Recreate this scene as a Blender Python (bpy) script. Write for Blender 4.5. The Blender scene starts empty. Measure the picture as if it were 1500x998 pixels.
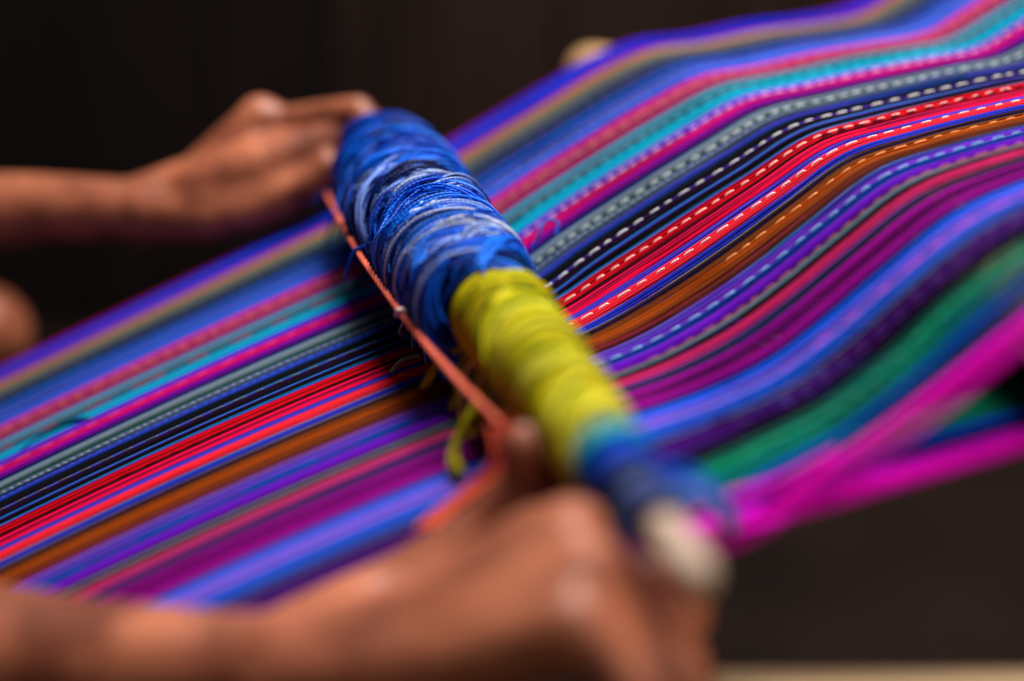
import bpy, bmesh, math, random
import numpy as np
from mathutils import Vector, Matrix
R = random.Random(7)
SC = bpy.context.scene
COL = SC.collection

# ---------------------------------------------------------------- camera, world, lights, exposure
PITCH = 22.023
cam_d = bpy.data.cameras.new('camera'); cam = bpy.data.objects.new('camera', cam_d); COL.objects.link(cam)
cam.location = (0, 0, .75); cam.rotation_euler = (math.radians(90 - PITCH), 0, 0)
cam_d.sensor_width = 36; cam_d.lens = 48; cam_d.clip_start = .02; cam_d.clip_end = 60
cam_d.dof.use_dof = True; cam_d.dof.focus_distance = .668; cam_d.dof.aperture_fstop = 1.45
cam_d.dof.aperture_blades = 0
SC.camera = cam
w = bpy.data.worlds.new('World'); SC.world = w; w.use_nodes = True
bg = w.node_tree.nodes['Background']; bg.inputs[0].default_value = (.55, .66, .9, 1); bg.inputs[1].default_value = .022

def area(name, loc, target, size, energy, color):
    d = bpy.data.lights.new(name, 'AREA'); d.shape = 'RECTANGLE'; d.size, d.size_y = size
    d.energy = energy; d.color = color
    o = bpy.data.objects.new(name, d); COL.objects.link(o); o.location = loc
    o.rotation_euler = (Vector(target) - Vector(loc)).to_track_quat('-Z', 'Y').to_euler()
    return o
area('open_sky_light', (.12, 1.02, 1.72), (0, .62, .5), (.55, .55), 39, (1, .97, .94))
area('side_daylight', (.7, -.1, 1.5), (0, .62, .5), (.8, .8), 6, (1, .95, .9))
SC.view_settings.view_transform = 'Standard'; SC.view_settings.look = 'None'
SC.view_settings.exposure = 0; SC.view_settings.gamma = 1
SC.cycles.use_denoising = True
SC.cycles.max_bounces = 6

# ---------------------------------------------------------------- helpers
def lin(h):
    h = h.lstrip('#'); c = [int(h[i:i+2], 16) / 255 for i in (0, 2, 4)]
    c = [x / 12.92 if x <= .04045 else ((x + .055) / 1.055) ** 2.4 for x in c]; g = sum(c) / 3
    return tuple(max(.0012, g + (x - g) * 1.14) for x in c)   # dyes as saturated as fresh acrylic thread

class NT:
    def __init__(s, name):
        s.m = bpy.data.materials.new(name); s.m.use_nodes = True
        s.t = s.m.node_tree; s.b = s.t.nodes['Principled BSDF']
    def n(s, typ, **kw):
        nd = s.t.nodes.new(typ)
        for k, v in kw.items(): setattr(nd, k, v)
        return nd
    def l(s, a, b): s.t.links.new(a, b)
    def p(s, **kw):
        for k, v in kw.items(): s.b.inputs[k.replace('_', ' ')].default_value = v

def thread_material(name, twist, bump, rough, sheen, spec=.4):
    """dyed thread: colour from the strand's own dye, fine twist relief along its length"""
    m = NT(name)
    at = m.n('ShaderNodeAttribute', attribute_name='dye')
    uv = m.n('ShaderNodeUVMap', uv_map='along')
    sep = m.n('ShaderNodeSeparateXYZ'); m.l(uv.outputs[0], sep.inputs[0])
    # slight unevenness of the dye
    mp = m.n('ShaderNodeMapping'); mp.inputs['Scale'].default_value = (.09, 3.7, 1); m.l(uv.outputs[0], mp.inputs[0])
    nz = m.n('ShaderNodeTexNoise'); nz.inputs['Scale'].default_value = 1; nz.inputs['Detail'].default_value = 3
    m.l(mp.outputs[0], nz.inputs['Vector'])
    mr = m.n('ShaderNodeMapRange'); mr.inputs[1].default_value = .3; mr.inputs[2].default_value = .7
    mr.inputs[3].default_value = .72; mr.inputs[4].default_value = 1.22; m.l(nz.outputs[0], mr.inputs[0])
    mx = m.n('ShaderNodeVectorMath', operation='SCALE'); m.l(at.outputs['Color'], mx.inputs[0]); m.l(mr.outputs[0], mx.inputs['Scale'])
    m.l(mx.outputs[0], m.b.inputs['Base Color'])
    # twist: diagonal ridges from millimetres along + position around
    a = m.n('ShaderNodeMath', operation='MULTIPLY'); a.inputs[1].default_value = twist; m.l(sep.outputs[0], a.inputs[0])
    a2 = m.n('ShaderNodeMath', operation='MULTIPLY_ADD'); a2.inputs[1].default_value = 6.283; m.l(sep.outputs[1], a2.inputs[0]); m.l(a.outputs[0], a2.inputs[2])
    sn = m.n('ShaderNodeMath', operation='SINE'); m.l(a2.outputs[0], sn.inputs[0])
    bp = m.n('ShaderNodeBump'); bp.inputs['Strength'].default_value = bump; bp.inputs['Distance'].default_value = .0004
    m.l(sn.outputs[0], bp.inputs['Height']); m.l(bp.outputs[0], m.b.inputs['Normal'])
    m.p(Roughness=rough, Specular_IOR_Level=spec, Sheen_Weight=sheen, Sheen_Roughness=.4)
    return m.m

M_WARP = thread_material('warp_thread', 4.2, .6, .75, .0, .05)
M_YARN = thread_material('heddle_yarn', 2.6, .28, .45, .0, .18)
M_SOFT = thread_material('soft_yarn', 3.0, .4, .7, .0, .08)

def simple_material(name, c1, c2, scale, rough, bump=.0, bscale=None, stretch=(1, 1, 1), sss=0, spec=.5):
    m = NT(name)
    tc = m.n('ShaderNodeTexCoord'); mp = m.n('ShaderNodeMapping'); mp.inputs['Scale'].default_value = stretch
    m.l(tc.outputs['Object'], mp.inputs[0])
    nz = m.n('ShaderNodeTexNoise'); nz.inputs['Scale'].default_value = scale; nz.inputs['Detail'].default_value = 6
    m.l(mp.outputs[0], nz.inputs['Vector'])
    rp = m.n('ShaderNodeValToRGB'); rp.color_ramp.elements[0].color = (*c1, 1); rp.color_ramp.elements[1].color = (*c2, 1)
    rp.color_ramp.elements[0].position = .35; rp.color_ramp.elements[1].position = .66
    m.l(nz.outputs[0], rp.inputs[0]); m.l(rp.outputs[0], m.b.inputs['Base Color'])
    if bump:
        n2 = m.n('ShaderNodeTexNoise'); n2.inputs['Scale'].default_value = bscale or scale * 4; n2.inputs['Detail'].default_value = 5
        m.l(mp.outputs[0], n2.inputs['Vector'])
        b = m.n('ShaderNodeBump'); b.inputs['Strength'].default_value = bump; b.inputs['Distance'].default_value = .002
        m.l(n2.outputs[0], b.inputs['Height']); m.l(b.outputs[0], m.b.inputs['Normal'])
    m.p(Roughness=rough, Specular_IOR_Level=spec)
    if sss:
        m.p(Subsurface_Weight=sss, Subsurface_Scale=.006); m.b.inputs['Subsurface Radius'].default_value = (1, .35, .2)
    return m.m

M_SKIN = simple_material('brown_skin', (.15, .038, .018), (.43, .132, .063), 26, .45, .55, 75, sss=.12, spec=.33)
M_WOODPALE = simple_material('pale_peeled_wood', (.32, .20, .13), (.44, .30, .21), 14, .55, .3, 60, (1, 1, 1))
M_BAMBOO = simple_material('tan_bamboo', (.42, .22, .09), (.55, .32, .15), 20, .45, .3, 60)
M_BENCH = simple_material('worn_tan_plank', (.66, .44, .23), (.80, .58, .34), 7, .65, .4, 30, (.35, 3, 3))
M_EARTH = simple_material('packed_earth', (.011, .0068, .0056), (.024, .0138, .0105), 3, .95, .5, 40, spec=.05)
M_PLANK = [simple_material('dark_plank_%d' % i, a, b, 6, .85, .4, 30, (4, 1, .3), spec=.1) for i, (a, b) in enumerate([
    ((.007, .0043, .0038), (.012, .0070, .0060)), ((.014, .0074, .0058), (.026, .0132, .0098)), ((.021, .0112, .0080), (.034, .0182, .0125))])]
M_SHIRT = simple_material('dark_cotton', (.02, .02, .035), (.04, .03, .05), 60, .9, .3)

def mesh_obj(name, verts, faces, mat, parent=None, smooth=True):
    me = bpy.data.meshes.new(name); me.from_pydata([tuple(v) for v in verts], [], faces); me.update()
    if smooth: me.polygons.foreach_set('use_smooth', [True] * len(me.polygons))
    me.materials.append(mat)
    o = bpy.data.objects.new(name, me); COL.objects.link(o)
    if parent: o.parent = parent
    return o

def tag(o, label, cat, group=None, kind=None):
    if label: o['label'] = label
    if cat: o['category'] = cat
    if group: o['group'] = group
    if kind: o['kind'] = kind
    return o

def empty(name, matrix=None):
    o = bpy.data.objects.new(name, None); o.empty_display_size = .05; COL.objects.link(o)
    if matrix is not None: o.matrix_world = matrix
    return o

class Strands:
    """collects tubes (yarn, thread) into ONE mesh with dye colour and a length/around uv"""
    def __init__(s): s.v = []; s.f = []; s.c = []; s.uv = []; s.n = 0
    def tube(s, pts, rad, col, sides=5, up=(0, 0, 1), cols=None, lens=None):
        P = np.asarray(pts, float); k = len(P)
        rad = np.full(k, rad) if np.isscalar(rad) else np.asarray(rad)
        T = np.gradient(P, axis=0); T /= np.linalg.norm(T, axis=1)[:, None] + 1e-12
        U = np.tile(np.asarray(up, float), (k, 1)); S = np.cross(T, U)
        bad = np.linalg.norm(S, axis=1) < .2
        if bad.any(): S[bad] = np.cross(T[bad], np.array([0, 1., 0]))
        S /= np.linalg.norm(S, axis=1)[:, None] + 1e-12
        B = np.cross(S, T)
        a = np.arange(sides) * 2 * math.pi / sides + math.pi / 2
        ring = P[:, None, :] + rad[:, None, None] * (np.cos(a)[None, :, None] * S[:, None, :] + np.sin(a)[None, :, None] * B[:, None, :])
        s.v.append(ring.reshape(-1, 3))
        i = np.arange(k - 1)[:, None] * sides; j = np.arange(sides)[None, :]; j2 = (j + 1) % sides
        q = np.stack([i + j, i + j2, i + sides + j2, i + sides + j], -1).reshape(-1, 4) + s.n
        s.f.append(q); s.n += k * sides
        C = np.tile(np.asarray(col, float), (k, 1)) if cols is None else np.asarray(cols)
        s.c.append(np.repeat(np.c_[C, np.ones(k)], sides, axis=0))
        L = np.r_[0, np.cumsum(np.linalg.norm(np.diff(P, axis=0), axis=1))] * 1000 + R.random() * 900
        lu = np.stack([np.broadcast_to(L[:, None], (k, sides)), np.broadcast_to(np.arange(sides)[None, :] / sides, (k, sides))], -1).reshape(-1, 2)
        s.uv.append(lu)
    def build(s, name, mat, parent=None):
        V = np.concatenate(s.v); F = np.concatenate(s.f); C = np.concatenate(s.c); UV = np.concatenate(s.uv)
        me = bpy.data.meshes.new(name)
        me.vertices.add(len(V)); me.vertices.foreach_set('co', V.ravel().astype(np.float32))
        me.loops.add(F.size); me.loops.foreach_set('vertex_index', F.ravel().astype(np.int32))
        me.polygons.add(len(F)); me.polygons.foreach_set('loop_start', np.arange(0, F.size, 4, dtype=np.int32))
        me.polygons.foreach_set('use_smooth', np.ones(len(F), bool))
        me.update(calc_edges=True)
        at = me.attributes.new('dye', 'FLOAT_COLOR', 'POINT'); at.data.foreach_set('color', C.ravel().astype(np.float32))
        uvl = me.uv_layers.new(name='along'); uvl.data.foreach_set('uv', UV[F.ravel()].ravel().astype(np.float32))
        me.materials.append(mat)
        o = bpy.data.objects.new(name, me); COL.objects.link(o)
        if parent: o.parent = parent
        return o

# the loom's own frame: u along the warp (rising away from the weaver), v across it, w above the cloth
LO = Vector((-.00807, .61778, .50884))
LX = Vector((.89639, .24099, .37203)); LD = Vector((-.25962, .96571, 0)); LN = Vector((-.35927, -.09659, .92822))
LOOM = Matrix(((LX.x, LD.x, LN.x, LO.x), (LX.y, LD.y, LN.y, LO.y), (LX.z, LD.z, LN.z, LO.z), (0, 0, 0, 1)))

# ---------------------------------------------------------------- ground, wall, bench
def box(bm, c, s, bev=.004, jit=0):
    r = bmesh.ops.create_cube(bm, size=1); vs = r['verts']
    for v in vs:
        v.co = Vector((c[0] + v.co.x * s[0] + R.uniform(-jit, jit), c[1] + v.co.y * s[1], c[2] + v.co.z * s[2]))
    if bev:
        es = list({e for v in vs for e in v.link_edges})
        bmesh.ops.bevel(bm, geom=es, offset=bev, segments=2, affect='EDGES', profile=.5)
def bm_obj(name, bm, mat, parent=None):
    me = bpy.data.meshes.new(name); bm.to_mesh(me); bm.free(); me.materials.append(mat)
    o = bpy.data.objects.new(name, me); COL.objects.link(o)
    if parent: o.parent = parent
    return o

n = 40; gv = []; gf = []
for i in range(n + 1):
    for j in range(n + 1):
        x = -4 + 8 * i / n; y = -2.5 + 7 * j / n
        gv.append((x, y, .012 * math.sin(3 * x + 1.3 * y) * math.cos(2.3 * y - x) - .012))
for i in range(n):
    for j in range(n): a = i * (n + 1) + j; gf.append((a, a + n + 1, a + n + 2, a + 1))
tag(mesh_obj('ground', gv, gf, M_EARTH), 'dark packed earth floor under the loom', 'ground', kind='structure')

wall = empty('plank_wall', Matrix.Translation((0, 1.95, 0)))
tag(wall, 'dark brown upright plank wall in the blurred background', 'wall')
x = -2.6; i = 0
while x < 2.6:
    wd = R.uniform(.15, .21); bm = bmesh.new()
    box(bm, (x + wd / 2, R.uniform(-.006, .006), 1.2), (wd - .006, .03, 2.5), .004)
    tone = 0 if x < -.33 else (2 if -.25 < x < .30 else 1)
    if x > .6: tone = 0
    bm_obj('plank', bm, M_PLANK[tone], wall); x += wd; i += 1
bm = bmesh.new(); box(bm, (0, .03, 1.2), (5.2, .02, 2.4), 0); bm_obj('back_board', bm, M_PLANK[0], wall)

bench = empty('work_bench', Matrix.Translation((.50, .27, 0)))
tag(bench, 'pale tan wooden bench with a plank top standing beside the loom', 'bench')
for k in range(2):
    bm = bmesh.new(); box(bm, (0, -.078 + .155 * k, .435), (.86, .15, .034), .006); bm_obj('seat_plank', bm, M_BENCH, bench)
for sx in (-.36, .36):
    for sy in (-.10, .10):
        bm = bmesh.new(); box(bm, (sx, sy, .206), (.05, .045, .43), .004); bm_obj('leg', bm, M_BENCH, bench)

# ---------------------------------------------------------------- the striped warp
UK = np.array([-.62, -.05, 0, .03, .06, .09, .12, .15, .187, .22, .26, .30, .33, .36, .75])
VK = np.array([-.205, -.174, -.121, -.048, .038, .27])
WK = np.array([
    [0, 0, -.013, -.0220, -.0205, -.0165, -.0105, -.0035, .0050, .0055, 0, -.0110, -.0180, -.0160, .035],
    [0, 0, -.009, -.0155, -.0165, -.0165, -.0085, .0030, .0105, .0085, .002, -.0105, -.0185, -.0165, .035],
    [0, 0, -.009, -.0150, -.0205, -.0215, -.0150, -.0060, .0035, .0030, -.004, -.0142, -.0215, -.0192, .035],
    [0, 0, -.009, -.0155, -.0178, -.0150, -.0095, -.002, .0060, .0020, -.006, -0.0162, -0.0235, -0.0212, .035],
    [0, 0, -.008, -.0138, -.0085, -.0040, 0, .0030, .0070, .0010, -.008, -0.0172, -0.0245, -0.0222, .035],
    [0, 0, .002, .0065, .0090, .0120, .015, .0178, .0155, .0045, -.005, -0.0182, -0.0255, -0.0232, .035]])
US = np.unique(np.round(np.r_[np.linspace(-.62, -.3, 7), np.linspace(-.3, -.06, 17), np.linspace(-.06, .38, 65), np.linspace(.38, .75, 7)], 5))
def cubic(xk, yk, x):
    d = np.diff(yk) / np.diff(xk); m_ = np.zeros_like(yk); m_[1:-1] = (d[:-1] + d[1:]) / 2; m_[0] = d[0]; m_[-1] = d[-1]
    i = np.clip(np.searchsorted(xk, x) - 1, 0, len(xk) - 2); hh = xk[i + 1] - xk[i]; t = (x - xk[i]) / hh
    return ((2*t**3 - 3*t**2 + 1) * yk[i] + (t**3 - 2*t**2 + t) * hh * m_[i] + (-2*t**3 + 3*t**2) * yk[i+1] + (t**3 - t**2) * hh * m_[i+1])
def wrow(v):
    return np.array([np.interp(v, VK, WK[:, k]) for k in range(len(UK))])
def warp_w(v, us): return cubic(UK, wrow(v), us)
def low_w(v, us):
    k = np.array([-.008, -.016, -.022, -.048, -.060, -.06])
    return np.interp(us, [0, .03, .055, .17, .30, .75], k)

# across the cloth, far selvedge to near selvedge: upper edge v, dye, (dash dye, where, period mm)
ST = [(.2745,'8a1838'),(.2725,'8a1484'),(.2695,'0630be'),(.2600,'0a44c4'),(.2545,'3a2cac'),(.2515,'0838b4'),(.2420,'b82058'),(.2380,'a88052'),(.2300,'6a7656'),(.2250,'3c5450'),
 (.2161,'1f3f4a'),(.2092,'1a2140'),(.1955,'0a68c6'),(.1815,'7a76e6'),(.1785,'0a5cd0'),(.1600,'c4106e'),(.1549,'8c2242'),(.1438,'b41064'),(.1389,'101a50'),
 (.1369,'0a8ca4'),(.1272,'075264'),(.1234,'0a6a80'),(.1187,'12a8ca'),(.1085,'1c42d2'),(.0985,'dc0a72'),(.0897,'4212a8'),(.0836,'161c5e'),(.0776,'74828f'),
 (.0692,'0d4238'),(.0650,'5c6a7a'),(.0577,'14459c'),(.0513,'111318'),(.0427,'260f2c'),(.0350,'0c0e11'),(.0252,'1672aa'),(.0230,'e0203c'),(.0179,'c81434'),
 (.0135,'52081e'),(.0099,'f21c56'),(.0008,'5a4ac8'),(-.0040,'ee4450'),(-.0135,'4048c8'),(-.0201,'4c2818'),(-.0253,'743c22'),(-.0300,'a04c26'),(-.0340,'7a3e24'),(-.0398,'5a3020'),(-.0447,'8a52de'),
 (-.0526,'1c3f94'),(-.0596,'7a38c8'),(-.0666,'1e1612'),(-.0750,'c23e6a'),(-.0832,'1a2c3c'),(-.0897,'98088a'),(-.0960,'6a0a66'),(-.1001,'9a0a8c'),(-.1097,'1c66d8'),(-.1150,'8078ea'),(-.1200,'b45cdc'),(-.1220,'7a78ea'),
 (-.1262,'0c60d2'),(-.1340,'3c0c5c'),(-.1420,'4a1a6e'),(-.1480,'2c0a44'),(-.1560,'15161a'),(-.1610,'2c7a66'),(-.1660,'00946a'),(-.1750,'087a64'),(-.1830,'1c52c4'),(-.1900,'221c5c'),(-.1975,'cc34d0'),(-.2020,'ee18c0'),(-.2085,'d00aa8'),(-.2120,None)]
warp = empty('striped_warp', LOOM)
tag(warp, 'multicoloured striped warp of fine threads stretched across the backstrap loom', 'weaving')
PITCHV = .00088
def smooth_noise(n_, amp, step):
    k = np.array([R.gauss(0, 1) for _ in range(n_ // step + 3)]); return amp * np.interp(np.arange(n_) / step, np.arange(len(k)), k)
lift = np.clip((US - .02) / .05, 0, 1)
for si in range(len(ST) - 1):
    v0, hexc = ST[si]; v1 = ST[si + 1][0]; base = np.array(lin(hexc))
    k = max(2, int(round((v0 - v1) / PITCHV))); S = Strands(); SL = Strands()
    low = v0 < .12
    for t in range(k):
        f = (t + .5) / k; v = v0 + (v1 - v0) * f
        col = np.clip(base * R.uniform(.74, 1.22) * np.array([R.uniform(.85, 1.18) for _ in range(3)]), .001, 1)
        if si < len(ST) - 4 and ((t == 0 and R.random() < .6) or R.random() < .07): col = col * R.uniform(.2, .55)
        if k > 5 and R.random() < (0 if si >= len(ST) - 4 else .06 if base[0] > .5 else .20): col = np.array(lin(R.choice(['141a4a', '10121a', '3a2a90', '2a86cc', 'c02868', '7e8ea6', '6448c8', '1098ac', ST[max(0, si - 1)][1], ST[si + 1][1] or hexc]))) * .8
        bulge = .0013 * math.sin(math.pi * f) * min(1, k / 8)
        if si >= len(ST) - 4: bulge += .004 * math.sin(math.pi * np.clip((-.1970 - v) / .015, 0, 1))
        # beyond the rod the stripes draw together a little and the threads wander
        vv = v + lift * ((v0 + v1) / 2 - v) * .10 + smooth_noise(len(US), .00026, 9) * (0.35 + lift * (1 + 1.2 * (v < -.1)))
        ww = warp_w(v, US) + lift * bulge + .4 * bulge + smooth_noise(len(US), .00012, 5) + R.uniform(-.00016, .00016)
        thin = .64 * R.uniform(.82, 1.12)
        rad = (v0 - v1) / k * (thin - (.17 * lift * np.clip((-.10 - v) / .05, 0, 1) * (si < len(ST) - 4)) * (R.random() < .8))
        S.tube(np.c_[US, vv, ww], rad, col, 6)
        if low and t % 2 == 0:
            ul = np.linspace(.0, .75, 20)
            SL.tube(np.c_[ul, np.full(20, v), low_w(v, ul) + R.uniform(-.0003, .0003)], (v0 - v1) / k * 1.2, col, 5)
    S.build('stripe', M_WARP, warp)
    if low:
        o = SL.build('lower_stripe', M_WARP, warp)

# picked-up dashes: one thread each that floats over the cloth and dives under it again
def stripe_bulge(v):
    for si in range(len(ST) - 1):
        if ST[si][0] >= v > ST[si + 1][0]:
            k = max(2, int(round((ST[si][0] - ST[si + 1][0]) / PITCHV)))
            return .0013 * math.sin(math.pi * (ST[si][0] - v) / (ST[si][0] - ST[si + 1][0])) * min(1, k / 8)
    return 0
def dash_line(v, hexc, hexu, u0, u1, period, duty=.6, rad=.00066, amp=.0010):
    period *= 1.12; us = np.arange(u0, u1, period / 8)
    if u1 < 0: rad *= .7
    kn = np.cumsum([period * R.uniform(.82, 1.18) for _ in range(int((u1 - u0) / period * 1.3) + 4)]) + u0 - period
    ph = np.interp(us, kn, np.arange(len(kn))); cell = np.floor(ph).astype(int); ph = ph - cell
    du = np.array([duty * R.uniform(.8, 1.12) for _ in range(len(kn) + 1)])[cell]
    up = np.clip(1.0 - np.abs((ph - du / 2 + .5) % 1.0 - .5) / (du / 2), -1, 1)
    hgt = np.clip(up * 4, -1, 1) * np.array([R.uniform(.75, 1.1) for _ in range(len(kn) + 1)])[cell]
    fade = np.clip((us - .02) / .05, 0, 1)
    ww = warp_w(v, us) + (fade + .4) * stripe_bulge(v) + np.where(hgt > 0, .00055 * np.minimum(hgt, .8), hgt * .0022)
    col = np.array(lin(hexc)) ; S = Strands()
    cols = np.array([col * R.uniform(.85, 1.1) for _ in us])
    vv = np.full(len(us), v) + smooth_noise(len(us), .00012, 20)
    S.tube(np.c_[us, vv, ww], rad * (.9 + .1 * hgt), col, 6, cols=cols)
    S.build('dash_line', M_WARP, warp)
DL = [(.2000,'6a3a8a',-.5,.4,.009),(.2035,'8a6aa0',.04,.4,.008),(.1690,'98a8ea',.02,.42,.0075),(.1500,'d07a70',-.5,.4,.010),(.1465,'b86a60',-.5,.42,.008),
 (.1215,'d01058',-.3,-.04,.026),(.1205,'5ad0e0',.05,.4,.008),(.1002,'f2d8f4',.02,.45,.0072),(.0955,'ff6aa0',-.3,-.04,.012),
 (.0674,'e8eeee',.015,.45,.0074),(.0605,'8fa0b0',-.4,.2,.004),(.0545,'2a70d8',-.4,-.03,.0045),(.0392,'f4f0f6',.012,.45,.0085),(.0398,'6c6e6e',-.45,-.02,.0095),
 (.0161,'ffd0c8',.012,.3,.0078),(.0150,'70102a',.19,.45,.008),(.0120,'28040c',-.5,-.02,.011),(-.0088,'ffdcd2',.012,.45,.0086),
 (-.0310,'f4a070',.11,.5,.0085),(-.0560,'98c0ea',.02,.5,.0082),
 (-.0560,'2a78e0',-.5,-.03,.05),(-.0700,'b06a60',.05,.5,.008),(-.1215,'e060d8',.09,.5,.013),(-.1440,'70508c',.08,.5,.009),(-.1500,'5a3a80',.08,.5,.009),(-.1720,'4aa088',.05,.3,.010)]
for v, hx, u0, u1, per in DL: dash_line(v, hx, None, u0, u1, per)

# loose ends lying on the cloth
def loose(pts, hexc, rad=.0006):
    P = np.array(pts, float); t = np.linspace(0, 1, len(P)); tt = np.linspace(0, 1, 28)
    Q = np.c_[[cubic(t, P[:, k], tt) for k in range(3)]].T; S = Strands(); S.tube(Q, rad, lin(hexc), 6)
    return S.build('loose_thread', M_YARN, warp)
loose([(-.262, .106, .003), (-.243, .112, .005), (-.226, .112, .006), (-.214, .106, .005), (-.212, .098, .003), (-.222, .090, .001)], '0c1438', .0011)
loose([(.040, .064, 0), (.047, .066, .006), (.053, .070, .009), (.058, .067, .006), (.054, .063, .002)], '1450b0', .0009)
loose([(-.056, -.004, .003), (-.048, -.002, .005), (-.040, -.003, .004)], '8a8a7c', .0012)

# ---------------------------------------------------------------- heddle rod wrapped in yarn
rod = empty('heddle_rod', LOOM)
tag(rod, 'heddle rod thickly wrapped in blue and yellow yarn lying across the warp', 'loom rod')
AX = .030
def yarn_r(v):
    return float(np.interp(v, [-.222, -.20, -.14, -.066, -.058, -.042, .02, .07, .13, .18, .215], [.0105, .0125, .0145, .0185, .0215, .0255, .0275, .0300, .0312, .0298, .024]))
vs = []; fs = []; seg = 20
prof = [(-.286, .0), (-.286, .003), (-.284, .0046), (-.279, .0064), (-.272, .0070), (-.260, .0070), (-.24, .0074), (-.1, .0082), (.2, .0084), (.35, .0085), (.352, .005), (.352, 0)]
for (vv, rr) in prof:
    for k in range(seg):
        a = 2 * math.pi * k / seg; r2 = rr * (1 + .05 * math.sin(3 * a + vv * 40)); vs.append((r2 * math.cos(a), vv, AX + r2 * math.sin(a)))
for i in range(len(prof) - 1):
    for k in range(seg): fs.append((i * seg + k, (i + 1) * seg + k, (i + 1) * seg + (k + 1) % seg, i * seg + (k + 1) % seg))
mesh_obj('stick', vs, fs, M_WOODPALE, rod)

def off_u(v): return float(np.interp(v, [-.062, -.040, .12, .2], [0, -.006, -.0075, -.006]))
def loop_strand(S, v, tilt, r0, col, rad, a0=-140, a1=140, hang=(0, 0), wob=.001, segs=30, sag=0, dip=0):
    """one turn of yarn: from the left of the rod over the top to the right; angle 0 = top, negative = weaver's side"""
    ang = np.radians(np.linspace(a0, a1, segs)); t = np.linspace(0, 1, segs) - .5
    w1 = smooth_noise(segs, wob, 7); w2 = smooth_noise(segs, wob * 1.6, 8)
    r = r0 + w1 + sag * np.cos(2 * math.pi * t) - dip * (2 * t) ** 4
    u = off_u(v) + np.sin(ang) * r; wv = AX + np.cos(ang) * r; vv = v + tilt * t * 2 + w2 + .010 * np.maximum(0, t) ** 2 * 4
    P = np.c_[u, vv, wv]
    if hang[0]:
        e = P[0]; P = np.r_[np.array([[e[0] - hang[0] * .9, e[1] + R.uniform(-.004, .004), .001], [e[0] - hang[0] * .35, e[1], max(.004, e[2] * .45)]]), P]
    if hang[1]:
        e = P[-1]; P = np.r_[P, np.array([[e[0] + hang[1] * .4, e[1], e[2] * .4], [e[0] + hang[1], e[1] + R.uniform(-.004, .004), -.011]])]
    S.tube(P, rad, col, 6, up=(0, 1, 0))

# solid heart of the wrapping, so that no gap shows daylight between the turns
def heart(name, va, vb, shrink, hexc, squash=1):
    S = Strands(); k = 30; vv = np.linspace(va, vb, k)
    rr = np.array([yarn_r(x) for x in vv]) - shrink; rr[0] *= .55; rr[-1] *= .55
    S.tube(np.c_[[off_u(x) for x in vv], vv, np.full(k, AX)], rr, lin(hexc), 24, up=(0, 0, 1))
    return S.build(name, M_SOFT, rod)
heart('blue_yarn_core', -.040, .196, .0065, '04143c')  # core dye darkened, shade between the turns put into its colour
heart('yellow_yarn_core', -.202, -.054, .0030, '4e4806')  # darkened dye paints shade into the gaps of the yellow wrapping

BLUES = ['0258c8', '0466d8', '024cb0', '0874e0', '02348c', '0244a4', '167ee4', '021a50', '025cc0']
PALES = ['9cb0e0', '7f9ae0', 'c8d0e0', '5c84e2', 'a8b8dc']  # pale strands, partly painting the yarn's sheen highlights into its dye
nb = 18
for i in range(nb):
    vc = -.042 + .232 * i / (nb - 1); S = Strands(); r = yarn_r(vc)
    tilt0 = R.uniform(-.018, .012); bul = R.uniform(-.002, .0040); pale = .10 + .32 * (i in (3, 6, 9, 12, 15)) ; loosen = i in (1, 2, 3)
    ns = 46
    for k in range(ns):
        f = k / (ns - 1) - .5
        dv = f * .022 + R.gauss(0, .0015); rr = r - .0040 + bul * math.cos(math.pi * f) + R.uniform(-.0015, .0012) + (.001 if loosen else 0)
        ispale = R.random() < pale and abs(f) < .35
        c = np.array(lin(R.choice(PALES if ispale else BLUES))) * R.uniform(.8, 1.15)
        hang = (R.uniform(.001, .004) if R.random() < .55 else 0, R.uniform(.002, .008) if R.random() < .4 else 0)
        loop_strand(S, vc + dv, tilt0 + R.gauss(0, .002), rr, c, R.uniform(.00055, .0009), -R.uniform(95, 135), R.uniform(100, 140), hang,
                    wob=.0007 if loosen else .0005, sag=R.uniform(-.0008, .0014))
    S.build('blue_yarn_turn', M_YARN, rod)
# skeins laid over the base turns: tufts of the same yarn that cross one another
for i in range(74):
    vc = -.042 + .234 * ((i * .618) % 1.0); S = Strands(); r = yarn_r(vc); tilt0 = max(-.030, min(.030, R.gauss(-.004, .019))); tilt0 = math.copysign(min(abs(tilt0), max(.002, vc + .050)), tilt0); off = R.uniform(-.0025, .0035) + (.0012 if i % 3 == 0 else 0); fan = R.uniform(.001, .005)
    ac = R.uniform(-62, 62); ha = R.uniform(38, 82); a0 = ac - ha; a1 = ac + ha; pal = R.random() < (.42 if vc < .09 else .26) and vc < .165; cnt = R.randint(14, 24); wid = R.uniform(.0016, .0032)
    own = R.choice(PALES) if pal else R.choice(BLUES)
    for k in range(cnt):
        c = np.array(lin(own if R.random() < .72 else R.choice(BLUES))) * R.uniform(.75, 1.15)
        hang = (R.uniform(.001, .004) if a0 < -95 and R.random() < .6 else 0, 0)
        loop_strand(S, vc + R.gauss(0, wid), tilt0 + R.gauss(0, fan), r + off + R.uniform(-.0014, .0014) + .0015, c, R.uniform(.00045, .00075), a0 + R.uniform(-9, 9), a1 + R.uniform(-12, 12),
                    hang, wob=.0009, sag=R.uniform(-.0004, .0022), dip=R.uniform(.003, .008))
    S.build('yarn_skein', M_YARN, rod)
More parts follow.
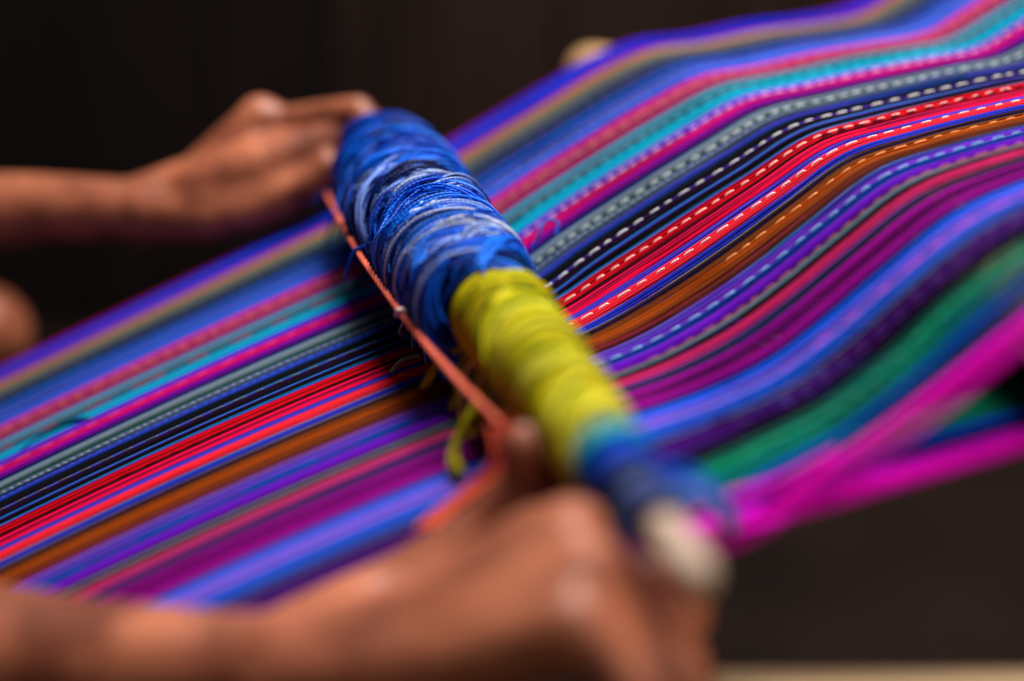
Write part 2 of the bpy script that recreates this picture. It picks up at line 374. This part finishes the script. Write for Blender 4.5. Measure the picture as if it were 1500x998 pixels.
# one loose tuft beside the yellow wrapping: gathered on the weaver's side, fanning out over the top
for tv, gather, cnt in ((.004, -.004, 46), (.030, .014, 34)):
    S = Strands(); r = yarn_r(tv) + .0028
    for k in range(cnt):
        f = (k + .5) / cnt - .5; segs = 34; t = np.linspace(0, 1, segs)
        ang = np.radians(-118 + (R.uniform(205, 235)) * t); open_ = np.clip((t - .12) / .55, 0, 1); open_ = open_ * open_ * (3 - 2 * open_)
        rr = r + smooth_noise(segs, .0006, 8) + R.uniform(-.0012, .0016) + .0022 * np.sin(math.pi * t) * (1 - abs(f))
        vv = gather + (tv - gather) * t + f * (.006 + .034 * open_) - .010 * t ** 2 + smooth_noise(segs, .0007, 9) + R.gauss(0, .0012)
        c = np.array(lin(R.choice(PALES) if R.random() < .42 else R.choice(BLUES))) * R.uniform(.85, 1.15)
        P = np.c_[off_u(tv) + np.sin(ang) * rr, vv, AX + np.cos(ang) * rr]
        e = P[0]; P = np.r_[np.array([[e[0] - R.uniform(0, .006), e[1] + R.uniform(-.003, .003), .001]]), P]
        S.tube(P, R.uniform(.00042, .00062), c, 6, up=(0, 1, 0))
    S.build('loose_tuft', M_YARN, rod)
# stray wisps standing off the blue yarn
for i in range(30):
    S = Strands(); v = R.uniform(-.03, .19); r = yarn_r(v)
    a0 = R.uniform(-120, 60); 
    loop_strand(S, v, R.uniform(-.02, .02), r + R.uniform(.001, .004), lin(R.choice(BLUES + PALES[:2])), R.uniform(.0004, .0006), a0, a0 + R.uniform(30, 90), wob=.0012, sag=R.uniform(-.001, .003))
    S.build('stray_thread', M_YARN, rod)

# cut ends that stick out on the weaver's side of the far half
for i in range(11):
    v = R.uniform(.15, .20); u0 = off_u(v) - yarn_r(v) * .9; S = Strands(); L = R.uniform(.010, .026); dz = R.uniform(-.5, .6); dv = R.uniform(-.5, .5)
    t = np.linspace(0, 1, 10); cc = lin(R.choice(BLUES))
    for k in range(3):
        S.tube(np.c_[u0 - L * t + R.gauss(0, .0006), v + dv * L * t + R.gauss(0, .0008), AX + .004 + L * dz * t - L * .5 * t ** 2 + R.gauss(0, .0006)], .0006 * (1.1 - .4 * t), cc, 5)
    S.build('cut_end', M_YARN, rod)

YELS = ['b4ac20', 'c4b82c', 'a2a014', 'ccc040', 'b0a01c', '949810', 'bea828', 'd8d05c', '7c7e0c', '8c8e10']
ny = 11
for i in range(ny):
    vc = -.064 - .134 * i / (ny - 1); S = Strands(); r = yarn_r(vc); bul = [.0010, .0030, -.0016, .0020, .0034, -.0028, .0014, .0030, -.0022, .0022, .0004][i]
    tilt0 = R.uniform(-.006, .012)
    for k in range(30):
        f = k / 29 - .5
        c = np.array(lin(R.choice(YELS))) * R.uniform(.85, 1.1)
        hang = (R.uniform(.004, .014) if R.random() < .12 else 0, 0)
        loop_strand(S, vc + f * .024 + R.gauss(0, .001), tilt0 + R.gauss(0, .0015), r + bul * math.cos(math.pi * f) + R.uniform(-.0010, .0008), c, R.uniform(.0009, .0013), -R.uniform(120, 165), R.uniform(120, 165), hang, wob=.0004)
    S.build('yellow_yarn_turn', M_SOFT, rod)
for i in range(34):
    vc = -.064 - .134 * ((i * .618) % 1.0); S = Strands(); r = yarn_r(vc); tilt0 = R.gauss(.005, .014); off = R.uniform(.0004, .0030); own = R.choice(YELS)
    a0 = -R.uniform(90, 150); a1 = R.uniform(40, 140)
    for k in range(R.randint(6, 12)):
        c = np.array(lin(own if R.random() < .6 else R.choice(YELS))) * R.uniform(.75, 1.1)
        loop_strand(S, vc + R.gauss(0, .0022), tilt0 + R.gauss(0, .002), r + off + R.uniform(-.0006, .0008), c, R.uniform(.0007, .0011), a0 + R.uniform(-10, 10), a1 + R.uniform(-14, 14),
                    (R.uniform(.006, .016) if R.random() < .3 else 0, 0), wob=.0006, sag=R.uniform(-.0003, .001), dip=R.uniform(.001, .004))
    S.build('yellow_skein', M_SOFT, rod)
def yarn_piece(name, pts, hexc, rad, parent, mat=None, strands=1, spread=.001):
    P = np.array(pts, float); t = np.linspace(0, 1, len(P)); tt = np.linspace(0, 1, 30); S = Strands()
    for s_ in range(strands):
        off = np.array([R.gauss(0, spread), R.gauss(0, spread), R.gauss(0, spread)]) if strands > 1 else np.zeros(3)
        Q = np.c_[[cubic(t, P[:, k], tt) for k in range(3)]].T + off
        S.tube(Q, rad, np.array(lin(hexc)) * R.uniform(.85, 1.15), 7, up=(.3, .9, .1))
    return S.build(name, mat or M_SOFT, parent)
# yellow ties and loops that hang on the weaver's side
yarn_piece('yellow_tie', [(-.004, -.052, .050), (-.018, -.036, .043), (-.030, -.014, .032), (-.038, .004, .022)], 'c49a1c', .0012, rod, strands=5, spread=.0007)
yarn_piece('yellow_loop', [(-.014, -.060, .022), (-.026, -.050, .020), (-.036, -.044, .014), (-.044, -.040, .006)], 'b4a420', .0011, rod, strands=4, spread=.0009)
yarn_piece('yellow_loop', [(-.020, -.092, .022), (-.030, -.100, .018), (-.041, -.105, .012), (-.0475, -.111, .007), (-.0485, -.119, .003)], 'a89a30', .0012, rod, strands=6, spread=.0016)
for k in range(9):     # tangled ends between the yellow wrapping and the cloth
    v = -.066 - .010 * k + R.uniform(-.004, .004); r = yarn_r(v); L = R.uniform(.010, .022)
    yarn_piece('hanging_end', [(-r * .8, v, AX - .006), (-r - L * .35, v + R.uniform(-.006, .006), AX - .010), (-r - L * .75, v + R.uniform(-.010, .010), .010), (-r - L, v + R.uniform(-.012, .012), .002)],
               R.choice(['a8a030', '8a8c1c', 'c8b870', '5a6a18', 'a83a2a', 'c4b028']), R.uniform(.0006, .0011), rod, strands=R.randint(2, 4), spread=.0009)
# turns at the near end
for nm, va, vb, hexes, r, cnt in [('teal_yarn_turn', -.202, -.211, ['0a8a90', '109aa0', '0a7aa8'], .0135, 14), ('blue_yarn_turn', -.209, -.222, ['0a4fc0', '083fa0', '0c60cc'], .0112, 18),
                             ('navy_yarn_turn', -.221, -.252, ['08184a', '0a1430', '12224e', '56608c'], .0090, 32)]:
    S = Strands()
    for k in range(cnt):
        v = va + (vb - va) * (k + .5) / cnt
        loop_strand(S, v, R.uniform(-.002, .004), r + R.uniform(-.0007, .0007), lin(R.choice(hexes)), .0010, -165, 165, (0, 0), wob=.0003)
    S.build(nm, M_SOFT, rod)
yarn_piece('blue_tie', [(.008, -.230, .034), (.020, -.222, .020), (.028, -.215, .004), (.032, -.208, -.012)], '1a58c0', .0013, rod, strands=8, spread=.0016)
yarn_piece('blue_tie', [(.010, -.245, .034), (.020, -.238, .022), (.026, -.228, .006), (.030, -.212, -.012)], '6a88cc', .0012, rod, strands=5, spread=.0014)
yarn_piece('magenta_tie', [(.016, -.205, -.006), (.030, -.203, -.006), (.05, -.2, -.012), (.075, -.199, -.0125)], 'c820b0', .0010, rod, strands=4, spread=.0016)
# small pale blue hanging threads by the cord
for p in ([(-.030, .022, .022), (-.038, .022, .014), (-.043, .026, .007), (-.041, .030, .001)], [(-.028, .018, .020), (-.034, .018, .012), (-.036, .022, .006), (-.034, .025, .001)],
          [(-.029, .010, .024), (-.024, .002, .020), (-.020, -.006, .016), (-.016, -.014, .014)]):
    yarn_piece('pale_thread', p, '9ab4d8', .0006, rod, M_YARN, 2, .0008)

# ---------------------------------------------------------------- coral cord beside the rod
cord = empty('coral_cord', LOOM)
tag(cord, 'taut coral red cord running beside the wrapped heddle rod', 'cord')
cp = [(-0.0442, 0.2134, 0.0300), (-0.0446, 0.1612, 0.0370), (-0.0441, 0.0697, 0.0380), (-0.0393, -0.0253, 0.0360), (-0.0329, -0.0894, 0.0310), (-0.0256, -0.1417, 0.0270)]
for ph in range(3):
    S = Strands(); P = np.array(cp); t = np.linspace(0, 1, len(P)); tt = np.linspace(0, 1, 240)
    Q = np.c_[[cubic(t, P[:, k], tt) for k in range(3)]].T; a = tt * 170 + ph * 2.094
    Q[:, 0] += .00085 * np.cos(a); Q[:, 2] += .00085 * np.sin(a)
    S.tube(Q, .00085, lin('d8705e'), 7); S.build('ply', M_SOFT, cord)
yarn_piece('knot', [(-0.0413, -0.0233, 0.0360), (-0.0393, -0.0243, 0.0385), (-0.0373, -0.0263, 0.0360), (-0.0393, -0.0273, 0.0340)], 'd8c0bc', .0010, cord, strands=3, spread=.0004)
yarn_piece('blue_binding', [(-0.0561, 0.0707, 0.0280), (-0.0461, 0.0697, 0.0390), (-0.0421, 0.0687, 0.0400), (-0.0281, 0.0647, 0.0390)], '1450b8', .0008, cord, strands=3, spread=.0006)
yarn_piece('tassel', [(-0.0256, -0.1407, 0.0270), (-.0275, -.147, .020), (-.0334, -.149, .015), (-.0444, -.1485, .011), (-.057, -.149, .0085), (-.067, -.1535, .008)], 'd86450', .0009, cord, strands=12, spread=.0030)

# ---------------------------------------------------------------- shed rod under the raised warp
shed = empty('shed_rod', LOOM)
tag(shed, 'thick tan rod lifting the warp from beneath, its round end showing behind', 'loom rod')
vs = []; fs = []; prof = [(-.30, 0), (-.30, .018), (-.296, .021), (-.2, .022), (0, .0218), (.2, .0225), (.40, .0205), (.430, .0195), (.444, .015), (.449, .007), (.449, 0)]
def shed_axis(v): return (.187, float(np.interp(v, [-.3, -.2, .038, .27, .45], [-.0185, -.0185, -.0175, -.018, -.041])))
for (vv, rr) in prof:
    for k in range(28):
        a = 2 * math.pi * k / 28; r2 = rr * (1 + .02 * math.sin(2 * a + vv * 20)); ua, wa = shed_axis(vv); vs.append((ua + r2 * math.cos(a), vv, wa + r2 * math.sin(a)))
for i in range(len(prof) - 1):
    for k in range(28): fs.append((i * 28 + k, (i + 1) * 28 + k, (i + 1) * 28 + (k + 1) % 28, i * 28 + (k + 1) % 28))
mesh_obj('shaft', vs, fs, M_BAMBOO, shed)

# ---------------------------------------------------------------- the weaver: two bare arms, hands, a knee
def capsule(bm, a, ra, b, rb):
    a = Vector(a); b = Vector(b); d = (b - a); L = d.length
    for c, r in ((a, ra), (b, rb)):
        bmesh.ops.create_icosphere(bm, subdivisions=3, radius=r, matrix=Matrix.Translation(c))
    if L > 1e-5:
        m_ = Matrix.Translation((a + b) / 2) @ d.to_track_quat('Z', 'Y').to_matrix().to_4x4()
        bmesh.ops.create_cone(bm, cap_ends=True, segments=24, radius1=ra, radius2=rb, depth=L, matrix=m_)
def chain(bm, pts):
    for (a, ra), (b, rb) in zip(pts[:-1], pts[1:]): capsule(bm, a, ra, b, rb)
def remesh(bm, voxel, smooth, name, mat, parent=None):
    me = bpy.data.meshes.new('tmp'); bm.to_mesh(me); bm.free()
    o = bpy.data.objects.new('tmp', me); COL.objects.link(o)
    r = o.modifiers.new('r', 'REMESH'); r.mode = 'VOXEL'; r.voxel_size = voxel
    s = o.modifiers.new('s', 'SMOOTH'); s.iterations = smooth; s.factor = .5
    dg = bpy.context.evaluated_depsgraph_get(); m2 = bpy.data.meshes.new_from_object(o.evaluated_get(dg))
    bpy.data.objects.remove(o); bpy.data.meshes.remove(me)
    m2.polygons.foreach_set('use_smooth', [True] * len(m2.polygons)); m2.materials.clear(); m2.materials.append(mat); m2.name = name
    ob = bpy.data.objects.new(name, m2); COL.objects.link(ob)
    if parent: ob.parent = parent
    return ob
#BODY
person = empty('person', Matrix.Identity(4))
tag(person, 'seated weaver with bare brown arms gripping both ends of the wrapped rod', 'person')
bm = bmesh.new()
chain(bm, [((-0.6795, 0.8628, 0.4830), 0.0520), ((-0.5130, 0.9081, 0.4616), 0.0370), ((-0.3880, 0.8999, 0.4813), 0.0275), ((-0.3208, 0.8960, 0.4849), 0.0235), ((-0.2576, 0.8858, 0.4865), 0.0210)])  # far_arm
chain(bm, [((-0.2576, 0.8862, 0.4873), 0.0195), ((-0.2128, 0.8986, 0.5048), 0.0160), ((-0.1696, 0.9102, 0.5414), 0.0165)])  # far_palm
chain(bm, [((-0.2576, 0.8851, 0.4848), 0.0205), ((-0.2104, 0.9043, 0.4921), 0.0190), ((-0.1692, 0.9281, 0.5244), 0.0135)])  # far_palm
chain(bm, [((-0.2530, 0.8846, 0.4835), 0.0200), ((-0.2032, 0.9127, 0.4863), 0.0200), ((-0.1704, 0.9393, 0.5119), 0.0125)])  # far_palm
chain(bm, [((-0.2521, 0.8889, 0.4807), 0.0200), ((-0.1995, 0.9161, 0.4814), 0.0200), ((-0.1707, 0.9445, 0.4982), 0.0120)])  # far_palm
chain(bm, [((-0.1696, 0.9106, 0.5423), 0.0165), ((-0.1506, 0.9063, 0.5424), 0.0098), ((-0.1271, 0.8978, 0.5480), 0.0102), ((-0.0999, 0.8831, 0.5544), 0.0100), ((-0.0871, 0.8658, 0.5436), 0.0085), ((-0.0926, 0.8605, 0.5251), 0.0075)])  # far_fingers
chain(bm, [((-0.1692, 0.9290, 0.5266), 0.0125), ((-0.1028, 0.9241, 0.5411), 0.0095), ((-0.0791, 0.9134, 0.5280), 0.0085), ((-0.0809, 0.9007, 0.5099), 0.0075)])  # far_fingers
chain(bm, [((-0.1704, 0.9393, 0.5119), 0.0125), ((-0.1170, 0.9576, 0.5173), 0.0090), ((-0.0951, 0.9494, 0.4969), 0.0085), ((-0.1013, 0.9324, 0.4816), 0.0075)])  # far_fingers
chain(bm, [((-0.1707, 0.9445, 0.4982), 0.0120), ((-0.1287, 0.9668, 0.4999), 0.0085), ((-0.1089, 0.9603, 0.4838), 0.0080)])  # far_fingers
chain(bm, [((-0.2059, 0.8858, 0.4998), 0.0220), ((-0.1680, 0.8841, 0.5143), 0.0220), ((-0.1403, 0.8855, 0.5256), 0.0170), ((-0.1170, 0.8848, 0.5372), 0.0100)])  # far_web
chain(bm, [((-0.2052, 0.8795, 0.4921), 0.0210), ((-0.1629, 0.8753, 0.5004), 0.0190), ((-0.1350, 0.8738, 0.5101), 0.0140)])  # far_web
chain(bm, [((-0.2448, 0.8803, 0.4862), 0.0195), ((-0.2043, 0.8726, 0.4857), 0.0175), ((-0.1620, 0.8679, 0.4955), 0.0145), ((-0.1347, 0.8644, 0.5081), 0.0115), ((-0.1199, 0.8663, 0.5236), 0.0090)])  # far_thumb
chain(bm, [((-0.4743, 0.5328, 0.4138), 0.0520), ((-0.3107, 0.4654, 0.4339), 0.0400), ((-0.2146, 0.4243, 0.4523), 0.0300), ((-0.1543, 0.4096, 0.4559), 0.0265), ((-0.0997, 0.3957, 0.4616), 0.0245), ((-0.0749, 0.3899, 0.4658), 0.0240)])  # near_arm
chain(bm, [((-0.0749, 0.3899, 0.4658), 0.0225), ((-0.0309, 0.4042, 0.4825), 0.0135), ((0.0094, 0.4074, 0.5092), 0.0150)])  # near_palm
chain(bm, [((-0.0739, 0.3849, 0.4695), 0.0225), ((-0.0249, 0.3844, 0.4948), 0.0140), ((0.0196, 0.3885, 0.5212), 0.0160)])  # near_palm
chain(bm, [((-0.0728, 0.3786, 0.4727), 0.0220), ((-0.0218, 0.3685, 0.4984), 0.0140), ((0.0240, 0.3684, 0.5195), 0.0150)])  # near_palm
chain(bm, [((-0.0720, 0.3741, 0.4747), 0.0215), ((-0.0235, 0.3586, 0.4951), 0.0145), ((0.0190, 0.3504, 0.5149), 0.0135)])  # near_palm
chain(bm, [((-0.0744, 0.3865, 0.4655), 0.0215), ((-0.0256, 0.3917, 0.4784), 0.0170), ((0.0158, 0.3859, 0.5039), 0.0140)])  # near_palm
chain(bm, [((0.0094, 0.4074, 0.5092), 0.0150), ((0.0306, 0.4061, 0.5006), 0.0098), ((0.0526, 0.4026, 0.4973), 0.0098), ((0.0618, 0.4046, 0.4836), 0.0085)])  # near_fingers
chain(bm, [((0.0196, 0.3885, 0.5212), 0.0160), ((0.0333, 0.3828, 0.5123), 0.0100), ((0.0486, 0.3716, 0.5007), 0.0108), ((0.0567, 0.3707, 0.4798), 0.0090), ((0.0428, 0.3698, 0.4642), 0.0080)])  # near_fingers
chain(bm, [((0.0240, 0.3684, 0.5195), 0.0150), ((0.0364, 0.3591, 0.5098), 0.0098), ((0.0491, 0.3490, 0.4981), 0.0106), ((0.0531, 0.3477, 0.4762), 0.0090)])  # near_fingers
chain(bm, [((0.0190, 0.3504, 0.5149), 0.0135), ((0.0316, 0.3414, 0.5060), 0.0088), ((0.0403, 0.3323, 0.4969), 0.0096), ((0.0390, 0.3331, 0.4801), 0.0080)])  # near_fingers
chain(bm, [((-0.0728, 0.4077, 0.4645), 0.0210), ((-0.0375, 0.4283, 0.4754), 0.0175), ((-0.0088, 0.4393, 0.4947), 0.0140), ((0.0088, 0.4437, 0.5136), 0.0125), ((0.0062, 0.4450, 0.5247), 0.0105), ((0.0045, 0.4456, 0.5288), 0.0088)])  # near_thumb
chain(bm, [((-0.0565, 0.3821, 0.4892), 0.0060), ((-0.0197, 0.3766, 0.5129), 0.0055), ((0.0178, 0.3801, 0.5323), 0.0052)])  # near_tendons
chain(bm, [((-0.0511, 0.3728, 0.4876), 0.0060), ((-0.0170, 0.3612, 0.5122), 0.0052), ((0.0221, 0.3608, 0.5300), 0.0050)])  # near_tendons
chain(bm, [((-0.6552, 1.0087, 0.2568), 0.0750), ((-0.4279, 1.0220, 0.3431), 0.0400), ((-0.4576, 1.0346, 0.2943), 0.0420), ((-0.5688, 1.0742, 0.0721), 0.0450)])  # knee
# shoulders, trunk and hips, seated to the weaver's end of the cloth
SHF, SHN, HIP = Vector((-.70, .80, .62)), Vector((-.62, .44, .62)), Vector((-.66, .60, .16))
chain(bm, [((-0.6795, 0.8628, 0.483), .052), (SHF, .062), ((SHF + SHN) / 2, .085), (SHN, .062), ((-0.4743, 0.5328, 0.4138), .052)])
chain(bm, [((SHF + SHN) / 2, .10), ((-.665, .61, .42), .125), (HIP, .14)])
chain(bm, [(HIP, .12), ((-0.6552, 1.0087, 0.2568), .075)])
body = remesh(bm, .0030, 5, 'body', M_SKIN, person)
bm = bmesh.new()
chain(bm, [((SHF + SHN) / 2, .112), ((-.665, .61, .42), .137), (HIP, .152)])
chain(bm, [(SHF, .076), ((SHF + SHN) / 2, .098), (SHN, .076)])
remesh(bm, .008, 4, 'blouse', M_SHIRT, person)
